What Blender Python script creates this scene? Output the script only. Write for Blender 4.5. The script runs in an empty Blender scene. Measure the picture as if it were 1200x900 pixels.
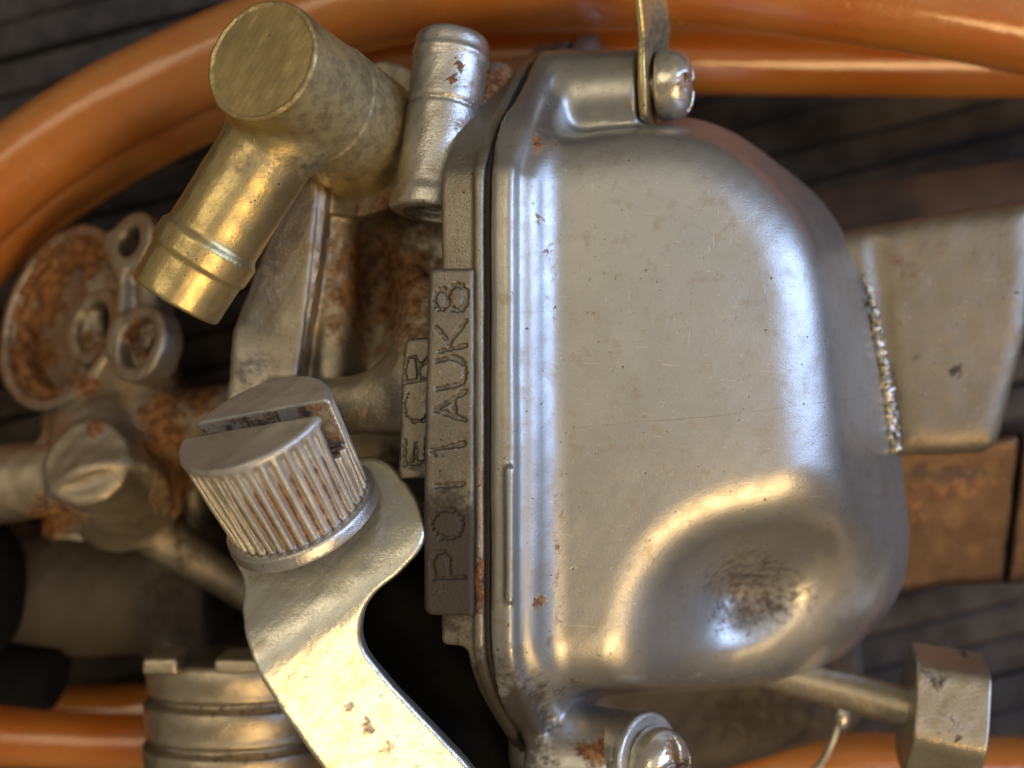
import bpy, math, random
import numpy as np
rnd = random.Random(7)
sc = bpy.context.scene
COL = sc.collection
S = 0.01                      # everything below is laid out in centimetres, built in metres
D = 13.0                      # camera height above the bowl face, cm

# ------------------------------------------------------------------ camera
cam = bpy.data.cameras.new('camera'); co = bpy.data.objects.new('camera', cam); COL.objects.link(co)
co.location = (0, 0, D * S)
cam.sensor_width = 36; cam.lens = 18 * D / 6.0
cam.clip_start = 0.01; cam.clip_end = 20
cam.dof.use_dof = True; cam.dof.focus_distance = (D - 0.05) * S; cam.dof.aperture_fstop = 12
cam.dof.aperture_blades = 0
sc.camera = co

# ------------------------------------------------------------------ room light
w = bpy.data.worlds.new('World'); sc.world = w; w.use_nodes = True
bg = w.node_tree.nodes['Background']; bg.inputs[0].default_value = (0.37, 0.32, 0.24, 1); bg.inputs[1].default_value = 0.62

def area(name, direction, dist, sx, sy, power, col):
    L = bpy.data.lights.new(name, 'AREA'); L.shape = 'RECTANGLE'; L.size = sx * S; L.size_y = sy * S
    L.energy = power; L.color = col
    o = bpy.data.objects.new(name, L); COL.objects.link(o)
    v = np.array(direction, float); v /= np.linalg.norm(v); v = v * dist * S
    o.location = v
    import mathutils
    o.rotation_euler = mathutils.Vector(-v).to_track_quat('-Z', 'Y').to_euler()
    return o
area('window_light', (1.0, 0.22, 0.62), 160, 55, 130, 20, (0.41, 0.58, 1.0))
area('ceiling_light', (0.25, 0.25, 1.0), 220, 190, 190, 6.2, (1.0, 0.90, 0.70))
area('lamp_light', (0.44, -0.66, 0.86), 95, 32, 28, 4.2, (1.0, 0.68, 0.32))
area('ceiling_lamp', (-0.40, 0.22, 0.90), 210, 80, 80, 6.5, (1.0, 0.84, 0.58))

sc.view_settings.view_transform = 'Standard'; sc.view_settings.look = 'None'
sc.view_settings.gamma = 1; sc.view_settings.use_curve_mapping = False
sc.view_settings.exposure = -0.10
sc.render.engine = 'CYCLES'
sc.cycles.use_denoising = True
sc.cycles.max_bounces = 9; sc.cycles.transmission_bounces = 7; sc.cycles.glossy_bounces = 5; sc.cycles.sample_clamp_indirect = 6
sc.unit_settings.system = 'METRIC'

# ------------------------------------------------------------------ helpers
def W(px, py, z):             # point of the place at height z (cm) seen at that spot of the photograph
    k = (D - z) / D / 100.0
    return np.array([(px - 600) * k, (450 - py) * k, z])
def to_px(p):
    k = D / (D - p[:, 2]) * 100.0
    return p[:, 0] * k + 600, 450 - p[:, 1] * k
def nrm(v):
    v = np.array(v, float); return v / np.linalg.norm(v)
def frame(a):                 # rows: two axes across, the axis itself
    a = nrm(a); h = np.array([0, 0, 1.0]) if abs(a[2]) < 0.97 else np.array([1.0, 0, 0])
    u = nrm(np.cross(a, h)); v = np.cross(a, u)
    return np.array([u, v, a])
def tilt(P, c, dx, dy):       # unit vector at angle acos(c) to the line of sight from P, leaning towards (dx, dy)
    v = nrm(np.array([0, 0, D]) - P); m = np.array([dx, dy, 0.0]); m = nrm(m - v * (m @ v))
    return c * v + math.sqrt(1 - c * c) * m
def smin(a, b, k):
    h = np.maximum(k - np.abs(a - b), 0) / k
    return np.minimum(a, b) - h * h * k * 0.25
def smax(a, b, k): return -smin(-a, -b, k)
def f_sph(p, c, r): return np.linalg.norm(p - np.asarray(c, np.float32), axis=1) - r
def f_ell(p, c, r, R=None):
    q = p - np.asarray(c, np.float32)
    if R is not None: q = q @ np.asarray(R, np.float32).T
    r = np.asarray(r, np.float32)
    k0 = np.linalg.norm(q / r, axis=1); k1 = np.linalg.norm(q / (r * r), axis=1)
    return k0 * (k0 - 1) / np.maximum(k1, 1e-5)
def f_cap(p, a, b, ra, rb=None):
    rb = ra if rb is None else rb
    a = np.asarray(a, np.float32); b = np.asarray(b, np.float32)
    ab = b - a; t = np.clip(((p - a) @ ab) / (ab @ ab), 0, 1)
    return np.linalg.norm(p - a - t[:, None] * ab, axis=1) - (ra + (rb - ra) * t)
def axial(p, a, d):
    a = np.asarray(a, np.float32); d = np.asarray(nrm(d), np.float32)
    q = p - a; u = q @ d; r = np.linalg.norm(q - u[:, None] * d, axis=1)
    return u, r
def f_cyl(p, a, b, ra, rb=None, rd=0.03):
    rb = ra if rb is None else rb
    L = float(np.linalg.norm(np.asarray(b) - np.asarray(a)))
    u, r = axial(p, a, np.asarray(b) - np.asarray(a))
    qx = r - (ra + (rb - ra) * np.clip(u / L, 0, 1)) + rd; qy = np.abs(u - L / 2) - L / 2 + rd
    return np.hypot(np.maximum(qx, 0), np.maximum(qy, 0)) + np.minimum(np.maximum(qx, qy), 0) - rd
def f_box(p, c, half, R=None, rd=0.05):
    q = p - np.asarray(c, np.float32)
    if R is not None: q = q @ np.asarray(R, np.float32).T
    q = np.abs(q) - np.asarray(half, np.float32) + rd
    return np.linalg.norm(np.maximum(q, 0), axis=1) + np.minimum(q.max(1), 0) - rd
def wob(p, amp=0.006, s=1.0):
    x, y, z = p[:, 0] * s, p[:, 1] * s, p[:, 2] * s
    return amp * (np.sin(2.1 * x + 1.3 * y) + np.sin(2.7 * y - 1.9 * z + 1) + np.sin(3.3 * z + 2.3 * x + 2) + 0.6 * np.sin(6.1 * x - 4.3 * y + 3.7 * z)) / 3

def catmull(pts, n=10, closed=True):
    P = np.array(pts, float); N = len(P); out = []
    for i in range(N if closed else N - 1):
        p0, p1, p2, p3 = (P[(i - 1) % N], P[i], P[(i + 1) % N], P[(i + 2) % N]) if closed else (P[max(i - 1, 0)], P[i], P[i + 1], P[min(i + 2, N - 1)])
        for k in range(n):
            t = k / n
            out.append(0.5 * (2 * p1 + (p2 - p0) * t + (2 * p0 - 5 * p1 + 4 * p2 - p3) * t * t + (3 * p1 - p0 - 3 * p2 + p3) * t ** 3))
    if not closed: out.append(P[-1])
    return np.array(out)
class Poly:                   # distance to a closed outline, looked up in a fine table
    def __init__(s, pts, smooth=True, step=0.03, pad=1.6, blur=1):
        P = catmull(pts, 8) if smooth else np.array(pts, float)
        s.lo = P.min(0) - pad; s.step = step
        n = np.ceil((P.max(0) + pad - s.lo) / step).astype(int) + 2
        X, Y = np.meshgrid(s.lo[0] + np.arange(n[0]) * step, s.lo[1] + np.arange(n[1]) * step, indexing='ij')
        d2 = np.full(X.shape, 1e9); ins = np.zeros(X.shape, bool)
        for i in range(len(P)):
            a = P[i]; b = P[(i + 1) % len(P)]; e = b - a
            if e @ e < 1e-12: continue
            t = np.clip(((X - a[0]) * e[0] + (Y - a[1]) * e[1]) / (e @ e), 0, 1)
            d2 = np.minimum(d2, (X - a[0] - t * e[0]) ** 2 + (Y - a[1] - t * e[1]) ** 2)
            c = ((a[1] > Y) != (b[1] > Y))
            if abs(e[1]) > 1e-12: ins ^= c & (X < a[0] + (Y - a[1]) * e[0] / e[1])
        v = np.sqrt(d2) * np.where(ins, -1, 1)
        for _ in range(blur * 3):
            v = np.pad(v, 1, mode='edge')
            v = (v[:-2, 1:-1] + v[2:, 1:-1] + v[1:-1, :-2] + v[1:-1, 2:] + 2 * v[1:-1, 1:-1]) / 6
        s.v = v.astype(np.float32)
    def __call__(s, x, y):
        gx = (x - s.lo[0]) / s.step; gy = (y - s.lo[1]) / s.step
        cx = np.clip(gx, 0, s.v.shape[0] - 1.001); cy = np.clip(gy, 0, s.v.shape[1] - 1.001)
        i = cx.astype(np.int32); j = cy.astype(np.int32); fx = cx - i; fy = cy - j
        v = s.v
        r = (v[i, j] * (1 - fx) + v[i + 1, j] * fx) * (1 - fy) + (v[i, j + 1] * (1 - fx) + v[i + 1, j + 1] * fx) * fy
        return r + np.hypot(gx - cx, gy - cy) * s.step
def poly_px(pts, z, **k): return Poly([W(x, y, z)[:2] for x, y in pts], **k)

def nets(f, lo, hi, h):
    lo = np.array(lo, float); hi = np.array(hi, float)
    nb = np.ceil((hi - lo) / (4 * h)).astype(int) + 1
    n = nb * 4
    ci = np.stack(np.meshgrid(*[np.arange(k) for k in nb], indexing='ij'), -1).reshape(-1, 3)
    cen = (lo + (ci * 4 + 1.5) * h).astype(np.float32)
    cv = f(cen)
    act = np.abs(cv) < 4 * h * 1.7
    V = np.repeat(np.repeat(np.repeat(cv.reshape(nb), 4, 0), 4, 1), 4, 2).astype(np.float32)
    off = np.stack(np.meshgrid(np.arange(4), np.arange(4), np.arange(4), indexing='ij'), -1).reshape(-1, 3)
    idx = (ci[act][:, None, :] * 4 + off[None]).reshape(-1, 3)
    for s in range(0, len(idx), 600000):
        q = idx[s:s + 600000]
        V[q[:, 0], q[:, 1], q[:, 2]] = f((lo + q * h).astype(np.float32))
    ins = V < 0
    cnt = np.zeros(n - 1, np.int8)
    cs = [(a, b, c) for a in (0, 1) for b in (0, 1) for c in (0, 1)]
    sl = lambda A, o: A[o[0]:n[0] - 1 + o[0], o[1]:n[1] - 1 + o[1], o[2]:n[2] - 1 + o[2]]
    for o in cs: cnt += sl(ins, o)
    cell = np.argwhere((cnt > 0) & (cnt < 8))
    vid = np.full(n - 1, -1, np.int32); vid[cell[:, 0], cell[:, 1], cell[:, 2]] = np.arange(len(cell))
    acc = np.zeros((len(cell), 3)); num = np.zeros(len(cell))
    for o in cs:
        for ax in range(3):
            if o[ax]: continue
            e = list(o); e[ax] = 1
            A = V[cell[:, 0] + o[0], cell[:, 1] + o[1], cell[:, 2] + o[2]]
            B = V[cell[:, 0] + e[0], cell[:, 1] + e[1], cell[:, 2] + e[2]]
            m = (A < 0) != (B < 0)
            t = np.where(m, A / np.where(m, A - B, 1), 0)
            pos = np.tile(np.array(o, float), (len(cell), 1)); pos[:, ax] += t
            acc[m] += pos[m]; num += m
    P = lo + (cell + acc / num[:, None]) * h
    quads = []
    for ax in range(3):
        b, c = (ax + 1) % 3, (ax + 2) % 3
        s0 = [slice(1, n[k] - 1) for k in range(3)]; s1 = list(s0)
        s0[ax] = slice(0, n[ax] - 1); s1[ax] = slice(1, n[ax])
        A = ins[tuple(s0)]; B = ins[tuple(s1)]
        base = np.array([1, 1, 1]); base[ax] = 0
        for flip, m in ((False, A & ~B), (True, ~A & B)):
            g = np.argwhere(m) + base
            if not len(g): continue
            def at(db, dc):
                q = g.copy(); q[:, b] += db; q[:, c] += dc
                return vid[q[:, 0], q[:, 1], q[:, 2]]
            Q = np.stack([at(-1, -1), at(0, -1), at(0, 0), at(-1, 0)], 1)
            quads.append(Q[:, ::-1] if flip else Q)
    Q = np.concatenate(quads); Q = Q[(Q >= 0).all(1)]
    for _ in range(2):        # pull the vertices on to the surface
        p = P.astype(np.float32); e = np.float32(h * 0.35)
        v = f(p)
        G = np.stack([f(p + d) - f(p - d) for d in np.eye(3, dtype=np.float32) * e], 1) / (2 * e)
        g2 = np.maximum((G * G).sum(1), 0.25)
        stp = np.clip(v / g2, -h * 0.6, h * 0.6)
        P = P - 0.9 * (stp[:, None] * G)
    return P, Q

def mesh_obj(name, P, Q, mat, parent=None, attrs=None, smooth=True):
    """P in cm, world; stored relative to the parent's base."""
    base = np.array(parent['_base']) if parent is not None and '_base' in parent else (np.zeros(3))
    me = bpy.data.meshes.new(name)
    P = np.asarray(P, float); Q = np.asarray(Q, np.int32)
    me.vertices.add(len(P)); me.vertices.foreach_set('co', ((P - base) * S).astype(np.float32).ravel())
    k = Q.shape[1]
    me.loops.add(Q.size); me.loops.foreach_set('vertex_index', Q.ravel())
    me.polygons.add(len(Q)); me.polygons.foreach_set('loop_start', np.arange(len(Q), dtype=np.int32) * k)
    me.update(calc_edges=True); me.validate()
    if smooth: me.polygons.foreach_set('use_smooth', np.ones(len(me.polygons), bool))
    for a, v in (attrs or {}).items():
        at = me.attributes.new(a, 'FLOAT', 'POINT'); at.data.foreach_set('value', np.asarray(v, np.float32))
    me.materials.append(mat)
    o = bpy.data.objects.new(name, me); COL.objects.link(o)
    if parent is not None:
        o.parent = parent
        o['_base'] = [float(x) for x in base]
    return o
def stain(P, spots):
    """worn, rusty or grimy patches and painted-in shade: (px, py, radius x, radius y, strength)"""
    x, y = to_px(P); a = np.zeros(len(P))
    x, y = x + 2.2 * np.sin(y * 0.83 + x * 0.31) + 1.6 * np.sin(y * 1.7 - x * 0.9 + 2) + 5 * np.sin(y * 0.13 + 1), y + 2.4 * np.sin(x * 0.71 - y * 0.4 + 1) + 1.5 * np.sin(x * 1.9 + y * 0.7) + 4 * np.sin(x * 0.17)
    for (cx, cy, rx, ry, st) in spots:
        d = np.hypot((x - cx) / rx, (y - cy) / ry)
        a = np.maximum(a, st * np.clip(1.35 - d, 0, 1))
    return a
def sdf(name, f, lo, hi, h, mat, parent=None, rust=(), grime_shade=(), extra=None):
    P, Q = nets(f, lo, hi, h)
    at = {'rust': stain(P, rust), 'grime_shade': stain(P, grime_shade)}
    if extra:
        for k, v in extra(P).items(): at[k] = np.maximum(at.get(k, 0), v)
    return mesh_obj(name, P, Q, mat, parent, at)
def thing(name, label, cat, base, group=None):
    o = bpy.data.objects.new(name, None); COL.objects.link(o)
    o.location = np.array(base) * S; o['label'] = label; o['category'] = cat
    o['_base'] = [float(x) for x in base]; o.empty_display_size = 0.01
    if group: o['group'] = group
    return o
def part(child, parent):
    child.parent = parent; return child
def sweep(path, r, n=24, wobble=0.0, cap=True):
    P = np.array(path, float); out = []; m = len(P)
    T = np.gradient(P, axis=0); T /= np.linalg.norm(T, axis=1)[:, None]
    u = nrm(np.cross(T[0], [0.13, 0.2, 1])); r = np.broadcast_to(r, (m,))
    for i in range(m):
        u = nrm(u - T[i] * (u @ T[i])); v = np.cross(T[i], u)
        for k in range(n):
            a = 2 * math.pi * k / n
            out.append(P[i] + (u * math.cos(a) + v * math.sin(a)) * r[i])
    Q = [[i * n + k, i * n + (k + 1) % n, (i + 1) * n + (k + 1) % n, (i + 1) * n + k] for i in range(m - 1) for k in range(n)]
    if cap:
        for i, fl in ((0, 1), (m - 1, 0)):
            c = len(out); out.append(P[i])
            for k in range(0, n, 1):
                q = [i * n + k, i * n + (k + 1) % n, c, c]
                Q.append(q[:3] + [c] if not fl else [q[1], q[0], c, c])
    return np.array(out), Q
def tri_fix(Q): return [tuple(dict.fromkeys(q)) for q in Q]
def sweep_obj(name, path, r, mat, parent=None, n=24):
    P, Q = sweep(path, r, n, cap=False)
    return mesh_obj(name, P, np.array(Q), mat, parent, {'rust': np.zeros(len(P)), 'grime_shade': np.zeros(len(P))})

# ------------------------------------------------------------------ materials
class NT:
    def __init__(s, name):
        s.m = bpy.data.materials.new(name); s.m.use_nodes = True; s.t = s.m.node_tree
        s.b = s.t.nodes['Principled BSDF']; s.n = s.t.nodes; s.l = s.t.links
        tc = s.n.new('ShaderNodeTexCoord'); mp = s.n.new('ShaderNodeVectorMath'); mp.operation = 'SCALE'
        s.l.new(tc.outputs['Object'], mp.inputs[0]); mp.inputs['Scale'].default_value = 100
        s.co = mp.outputs[0]
    def noise(s, scale, detail=5, rough=0.55, stretch=None, dist=0):
        x = s.n.new('ShaderNodeTexNoise'); x.inputs['Scale'].default_value = scale; x.inputs['Detail'].default_value = detail
        x.inputs['Roughness'].default_value = rough; x.inputs['Distortion'].default_value = dist
        v = s.co
        if stretch:
            m = s.n.new('ShaderNodeMapping'); m.inputs['Scale'].default_value = stretch[:3]
            if len(stretch) > 3: m.inputs['Rotation'].default_value = stretch[3:]
            s.l.new(v, m.inputs[0]); v = m.outputs[0]
        s.l.new(v, x.inputs['Vector']); return x.outputs['Fac']
    def math(s, op, a, b=None, c=None, clamp=False):
        x = s.n.new('ShaderNodeMath'); x.operation = op; x.use_clamp = clamp
        for i, v in enumerate((a, b, c)):
            if v is None: continue
            if isinstance(v, (int, float)): x.inputs[i].default_value = v
            else: s.l.new(v, x.inputs[i])
        return x.outputs[0]
    def step(s, v, a, b):
        x = s.n.new('ShaderNodeMapRange'); x.interpolation_type = 'SMOOTHSTEP'
        s.l.new(v, x.inputs[0]); x.inputs[1].default_value = a; x.inputs[2].default_value = b
        return x.outputs[0]
    def mix(s, f, a, b):
        x = s.n.new('ShaderNodeMix'); x.data_type = 'RGBA'
        for i, v in ((0, f), (6, a), (7, b)):
            if isinstance(v, (int, float)): x.inputs[i].default_value = v
            elif isinstance(v, tuple): x.inputs[i].default_value = v + (1,) if len(v) == 3 else v
            else: s.l.new(v, x.inputs[i])
        return x.outputs[2]
    def attr(s, name):
        x = s.n.new('ShaderNodeAttribute'); x.attribute_name = name; return x.outputs['Fac']
    def sep(s):
        x = s.n.new('ShaderNodeSeparateXYZ'); s.l.new(s.co, x.inputs[0]); return x.outputs
    def bump(s, h, dist, strength=1, prev=None):
        x = s.n.new('ShaderNodeBump'); x.inputs['Strength'].default_value = strength; x.inputs['Distance'].default_value = dist * S
        s.l.new(h, x.inputs['Height'])
        if prev is not None: s.l.new(prev, x.inputs['Normal'])
        return x.outputs[0]
    def set(s, **k):
        for a, v in k.items():
            i = s.b.inputs[a.replace('_', ' ')]
            if isinstance(v, (int, float)): i.default_value = v
            elif isinstance(v, tuple): i.default_value = v + (1,) if len(v) == 3 and i.type == 'RGBA' else v
            else: s.l.new(v, i)

RUST_A, RUST_B = (0.13, 0.046, 0.016), (0.36, 0.18, 0.060)
def metal(name, c1, c2, rough=0.36, grain=0.012, speck=0.5, rustnoise=0.55, seam=False, stainc=(0.30, 0.23, 0.13), scratch=0.5, rustbump=2.0, ambient_rust=0.0, rust_cols=None, base_met=0.86):
    s = NT(name)
    big = s.noise(0.9, 6, 0.62); mid = s.noise(4.5, 5, 0.6); fine = s.noise(26, 3, 0.6); vf = s.noise(75, 2, 0.5)
    col = s.mix(s.step(big, 0.36, 0.66), c1, c2)
    col = s.mix(s.math('MULTIPLY', s.step(mid, 0.50, 0.72), 0.45), col, stainc)
    sp = s.step(s.noise(15, 2, 0.5), 0.70, 0.76)
    sp = s.math('MAXIMUM', sp, s.math('MULTIPLY', s.step(s.noise(34, 2, 0.5, (1, 1, 1, 1, 0.5, 0.2)), 0.715, 0.76), 0.7))
    sp = s.math('MULTIPLY', sp, speck)
    col = s.mix(sp, col, (0.075, 0.055, 0.035))
    # fine scratches, in two directions
    sc1 = s.step(s.noise(1.0, 2, 0.5, (3, 55, 3, 0, 0, 0.7)), 0.705, 0.76)
    sc2 = s.step(s.noise(1.0, 2, 0.5, (60, 3.5, 4, 0, 0, 0.25)), 0.72, 0.77)
    scr = s.math('MULTIPLY', s.math('MAXIMUM', sc1, sc2), scratch)
    col = s.mix(s.math('MULTIPLY', scr, 0.6), col, (0.72, 0.68, 0.60))
    fl = s.math('MULTIPLY', s.step(s.noise(21, 2, 0.5, (1, 1.3, 1, 0.4, 0.2, 1)), 0.70, 0.77), 0.55)
    col = s.mix(fl, col, (0.74, 0.70, 0.62))
    ra = s.attr('rust'); ga = s.attr('grime_shade')
    rn = s.math('ADD', s.math('MULTIPLY', s.noise(5.5, 7, 0.68), rustnoise * 2), ambient_rust - rustnoise)
    rm = s.step(s.math('ADD', ra, s.math('MULTIPLY', rn, s.math('ADD', 0.02 + ambient_rust * 6, s.math('MINIMUM', s.math('MULTIPLY', ra, 3), 1)))), 0.30, 0.70)
    ca, cb = rust_cols or (RUST_A, RUST_B)
    rc = s.mix(s.step(s.noise(7, 5, 0.65), 0.38, 0.64), ca, cb)
    col = s.mix(rm, col, rc)
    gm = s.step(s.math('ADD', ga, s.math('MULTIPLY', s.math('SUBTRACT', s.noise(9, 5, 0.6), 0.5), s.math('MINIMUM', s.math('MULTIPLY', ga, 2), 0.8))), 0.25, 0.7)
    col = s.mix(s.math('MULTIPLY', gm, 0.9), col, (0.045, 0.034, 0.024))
    rr = s.math('ADD', s.math('MULTIPLY', s.math('SUBTRACT', mid, 0.5), 0.22), rough)
    rr = s.math('ADD', rr, s.math('MULTIPLY', rm, 0.16)); rr = s.math('ADD', rr, s.math('MULTIPLY', gm, 0.22))
    met = s.math('SUBTRACT', base_met, s.math('MULTIPLY', rm, 0.6)); met = s.math('SUBTRACT', met, s.math('MULTIPLY', gm, 0.35), clamp=True)
    hgt = s.math('ADD', s.math('MULTIPLY', fine, 0.6), s.math('MULTIPLY', vf, 0.4))
    hgt = s.math('ADD', hgt, s.math('MULTIPLY', mid, 0.35))
    hgt = s.math('SUBTRACT', hgt, s.math('MULTIPLY', scr, 0.5))
    hgt = s.math('SUBTRACT', hgt, s.math('MULTIPLY', sp, 0.9))
    hgt = s.math('ADD', hgt, s.math('MULTIPLY', s.math('MULTIPLY', rm, fine), rustbump))
    if seam:
        x, y, z = s.sep()[:3]
        ln = s.math('ADD', y, s.math('ADD', s.math('MULTIPLY', x, -0.10), s.math('MULTIPLY', s.noise(1.1, 3, 0.5), 0.10)))
        ln = s.math('ABSOLUTE', s.math('ADD', ln, 0.31))
        lm = s.math('SUBTRACT', 1.0, s.step(ln, 0.002, 0.011))
        lm = s.math('MULTIPLY', lm, s.math('GREATER_THAN', x, 0.3 - 0.0))
        col = s.mix(s.math('MULTIPLY', s.math('MULTIPLY', lm, s.step(s.noise(2.2, 3), 0.3, 0.7)), 0.34), col, (0.12, 0.09, 0.06))
        hgt = s.math('SUBTRACT', hgt, s.math('MULTIPLY', lm, 0.12))
    nb = s.bump(hgt, grain)
    s.set(Base_Color=col, Metallic=met, Roughness=rr, Normal=nb)
    return s.m
SEAM = 0.0
M = {}
M['bowl'] = metal('cast_zinc_bowl', (0.44, 0.43, 0.395), (0.385, 0.38, 0.35), 0.38, 0.0028, 0.75, seam=True)
M['body'] = metal('cast_zinc_body', (0.43, 0.39, 0.31), (0.36, 0.31, 0.235), 0.36, 0.012, 0.6, ambient_rust=0.02)
M['rim'] = metal('cast_zinc_rim', (0.33, 0.30, 0.245), (0.26, 0.235, 0.185), 0.38, 0.010, 0.7)
M['block'] = metal('stained_zinc', (0.26, 0.225, 0.17), (0.215, 0.185, 0.14), 0.42, 0.009, 0.9, rustnoise=0.28, rustbump=0.8, base_met=0.72, ambient_rust=0.03, rust_cols=((0.095, 0.040, 0.018), (0.22, 0.105, 0.042)))
M['brass'] = metal('old_brass', (0.60, 0.465, 0.21), (0.47, 0.37, 0.17), 0.34, 0.0045, 0.7, rustbump=0.6, rustnoise=0.4, stainc=(0.30, 0.27, 0.18), rust_cols=((0.17, 0.135, 0.065), (0.28, 0.235, 0.12)))
M['knob'] = metal('knob_steel', (0.56, 0.54, 0.49), (0.46, 0.44, 0.385), 0.34, 0.008, 0.5, base_met=0.55)
M['piston'] = metal('piston_alloy', (0.50, 0.44, 0.34), (0.42, 0.36, 0.27), 0.32, 0.010, 0.3)
M['strip'] = metal('cast_zinc_strip', (0.235, 0.215, 0.175), (0.17, 0.155, 0.125), 0.42, 0.012, 0.8)
M['steel'] = metal('plated_steel', (0.60, 0.585, 0.55), (0.50, 0.48, 0.43), 0.30, 0.008, 0.5)
M['screw'] = metal('bright_screw', (0.68, 0.65, 0.58), (0.60, 0.55, 0.45), 0.20, 0.006, 0.2)
M['lever'] = metal('zinc_plate', (0.70, 0.68, 0.58), (0.62, 0.60, 0.50), 0.30, 0.006, 0.5, stainc=(0.45, 0.36, 0.2))
M['back'] = metal('dull_zinc', (0.40, 0.35, 0.27), (0.33, 0.28, 0.21), 0.38, 0.014, 0.3, ambient_rust=0.10)
def plain(name, col, rough, col2=None, sc_=3, **k):
    s = NT(name)
    c = s.mix(s.step(s.noise(sc_, 6, 0.6), 0.35, 0.68), col, col2 or tuple(x * 0.6 for x in col))
    s.set(Base_Color=c, Roughness=rough, Normal=s.bump(s.noise(30, 3), 0.006), **k)
    return s.m
M['rubber'] = plain('black_rubber', (0.005, 0.005, 0.005), 0.95, Specular_IOR_Level=0.12)
M['gasket'] = plain('gasket_paper', (0.018, 0.013, 0.009), 0.8)
M['slat'] = plain('dark_wood', (0.068, 0.058, 0.048), 0.8, (0.038, 0.032, 0.026), 2, Specular_IOR_Level=0.2)
M['board'] = plain('table_board', (0.010, 0.008, 0.007), 0.8)
M['brownwood'] = plain('brown_batten', (0.06, 0.030, 0.013), 0.8, (0.035, 0.018, 0.008), 2)
def hose_mat():
    s = NT('amber_hose')
    c = s.mix(s.step(s.noise(0.8, 4), 0.35, 0.7), (0.92, 0.40, 0.085), (0.86, 0.30, 0.05))
    c = s.mix(s.math('MULTIPLY', s.step(s.noise(14, 2), 0.69, 0.75), 0.6), c, (0.35, 0.12, 0.03))
    s.set(Base_Color=c, Roughness=s.math('ADD', 0.12, s.math('MULTIPLY', s.noise(3, 5, 0.7), 0.22)), Normal=s.bump(s.noise(6, 4), 0.015),
          Transmission_Weight=0.62, IOR=1.40, Subsurface_Weight=0.45, Subsurface_Radius=(0.006, 0.0024, 0.0007), Subsurface_Scale=1.0, Coat_Weight=0.6, Coat_Roughness=0.09)
    return s.m
M['hose'] = hose_mat()

# ------------------------------------------------------------------ table (setting)
TZ = -6.6
def boxmesh(c, half, R=None, bev=0.05):
    hx, hy, hz = half; P = []; 
    for zz, ins in ((-hz, 0), (hz - bev, 0), (hz, bev)):
        for sx, sy in ((-1, -1), (1, -1), (1, 1), (-1, 1)):
            P.append([sx * (hx - ins), sy * (hy - ins), zz])
    P = np.array(P)
    if R is not None: P = P @ np.array(R)
    Q = [[3, 2, 1, 0], [8, 9, 10, 11]]
    for b in (0, 4):
        for k in range(4): Q.append([b + k, b + (k + 1) % 4, b + 4 + (k + 1) % 4, b + 4 + k])
    return P + np.array(c), np.array(Q)
P, Q = boxmesh((0, 0, TZ - 0.9), (60, 45, 0.5))
table = mesh_obj('table', P, Q, M['board'], None, None, False); table['kind'] = 'structure'
ca, sa = math.cos(math.radians(14)), math.sin(math.radians(14))
Rz = [[ca, sa, 0], [-sa, ca, 0], [0, 0, 1]]
first = None
for i in range(-24, 25):
    c = np.array([-sa * i * 0.62, ca * i * 0.62, 0])
    if first is None:
        P, Q = boxmesh((0, 0, 0), (22, 0.285, 0.30), None, 0.07)
        first = mesh_obj('slat', P, Q, M['slat'], table, None, False); o = first
    else:
        o = first.copy(); COL.objects.link(o); o.parent = table
    o.location = (c + [0, 0, TZ - 0.3 + rnd.uniform(-0.04, 0.02)]) * S
    o.rotation_euler = (0, 0, math.radians(14 + rnd.uniform(-0.3, 0.3)))

# ------------------------------------------------------------------ main carburettor
carb = thing('carburettor', 'large rust-stained metal carburettor with smooth rounded float bowl and brass inlet', 'carburettor', (0.4, -0.2, -6.2))
TH = math.radians(17)
O = np.array([-0.3, 0, 0.3], np.float32); NN = np.array([math.cos(TH), 0, math.sin(TH)], np.float32); TT = np.array([math.sin(TH), 0, -math.cos(TH)], np.float32)
def ntw(n, t, y): return O + NN * n + TT * t + np.array([0, y, 0])
flangeP = Poly([(2.3, 0), (2.62, 0.12), (2.95, 0.42), (3.5, 1.0), (4.08, 1.72), (4.48, 2.45), (4.72, 3.3), (4.6, 5.2), (-5.0, 5.2), (-5.6, 4.0), (-5.4, 2.9), (-4.85, 1.9), (-4.15, 0.98), (-3.6, 0.36), (-3.2, 0.08), (-2.8, 0), (-1.5, 0), (-0.2, 0), (1.2, 0)], True)
def FL(p):
    q = p - O
    return q @ NN, q @ TT, q[:, 1]

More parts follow.
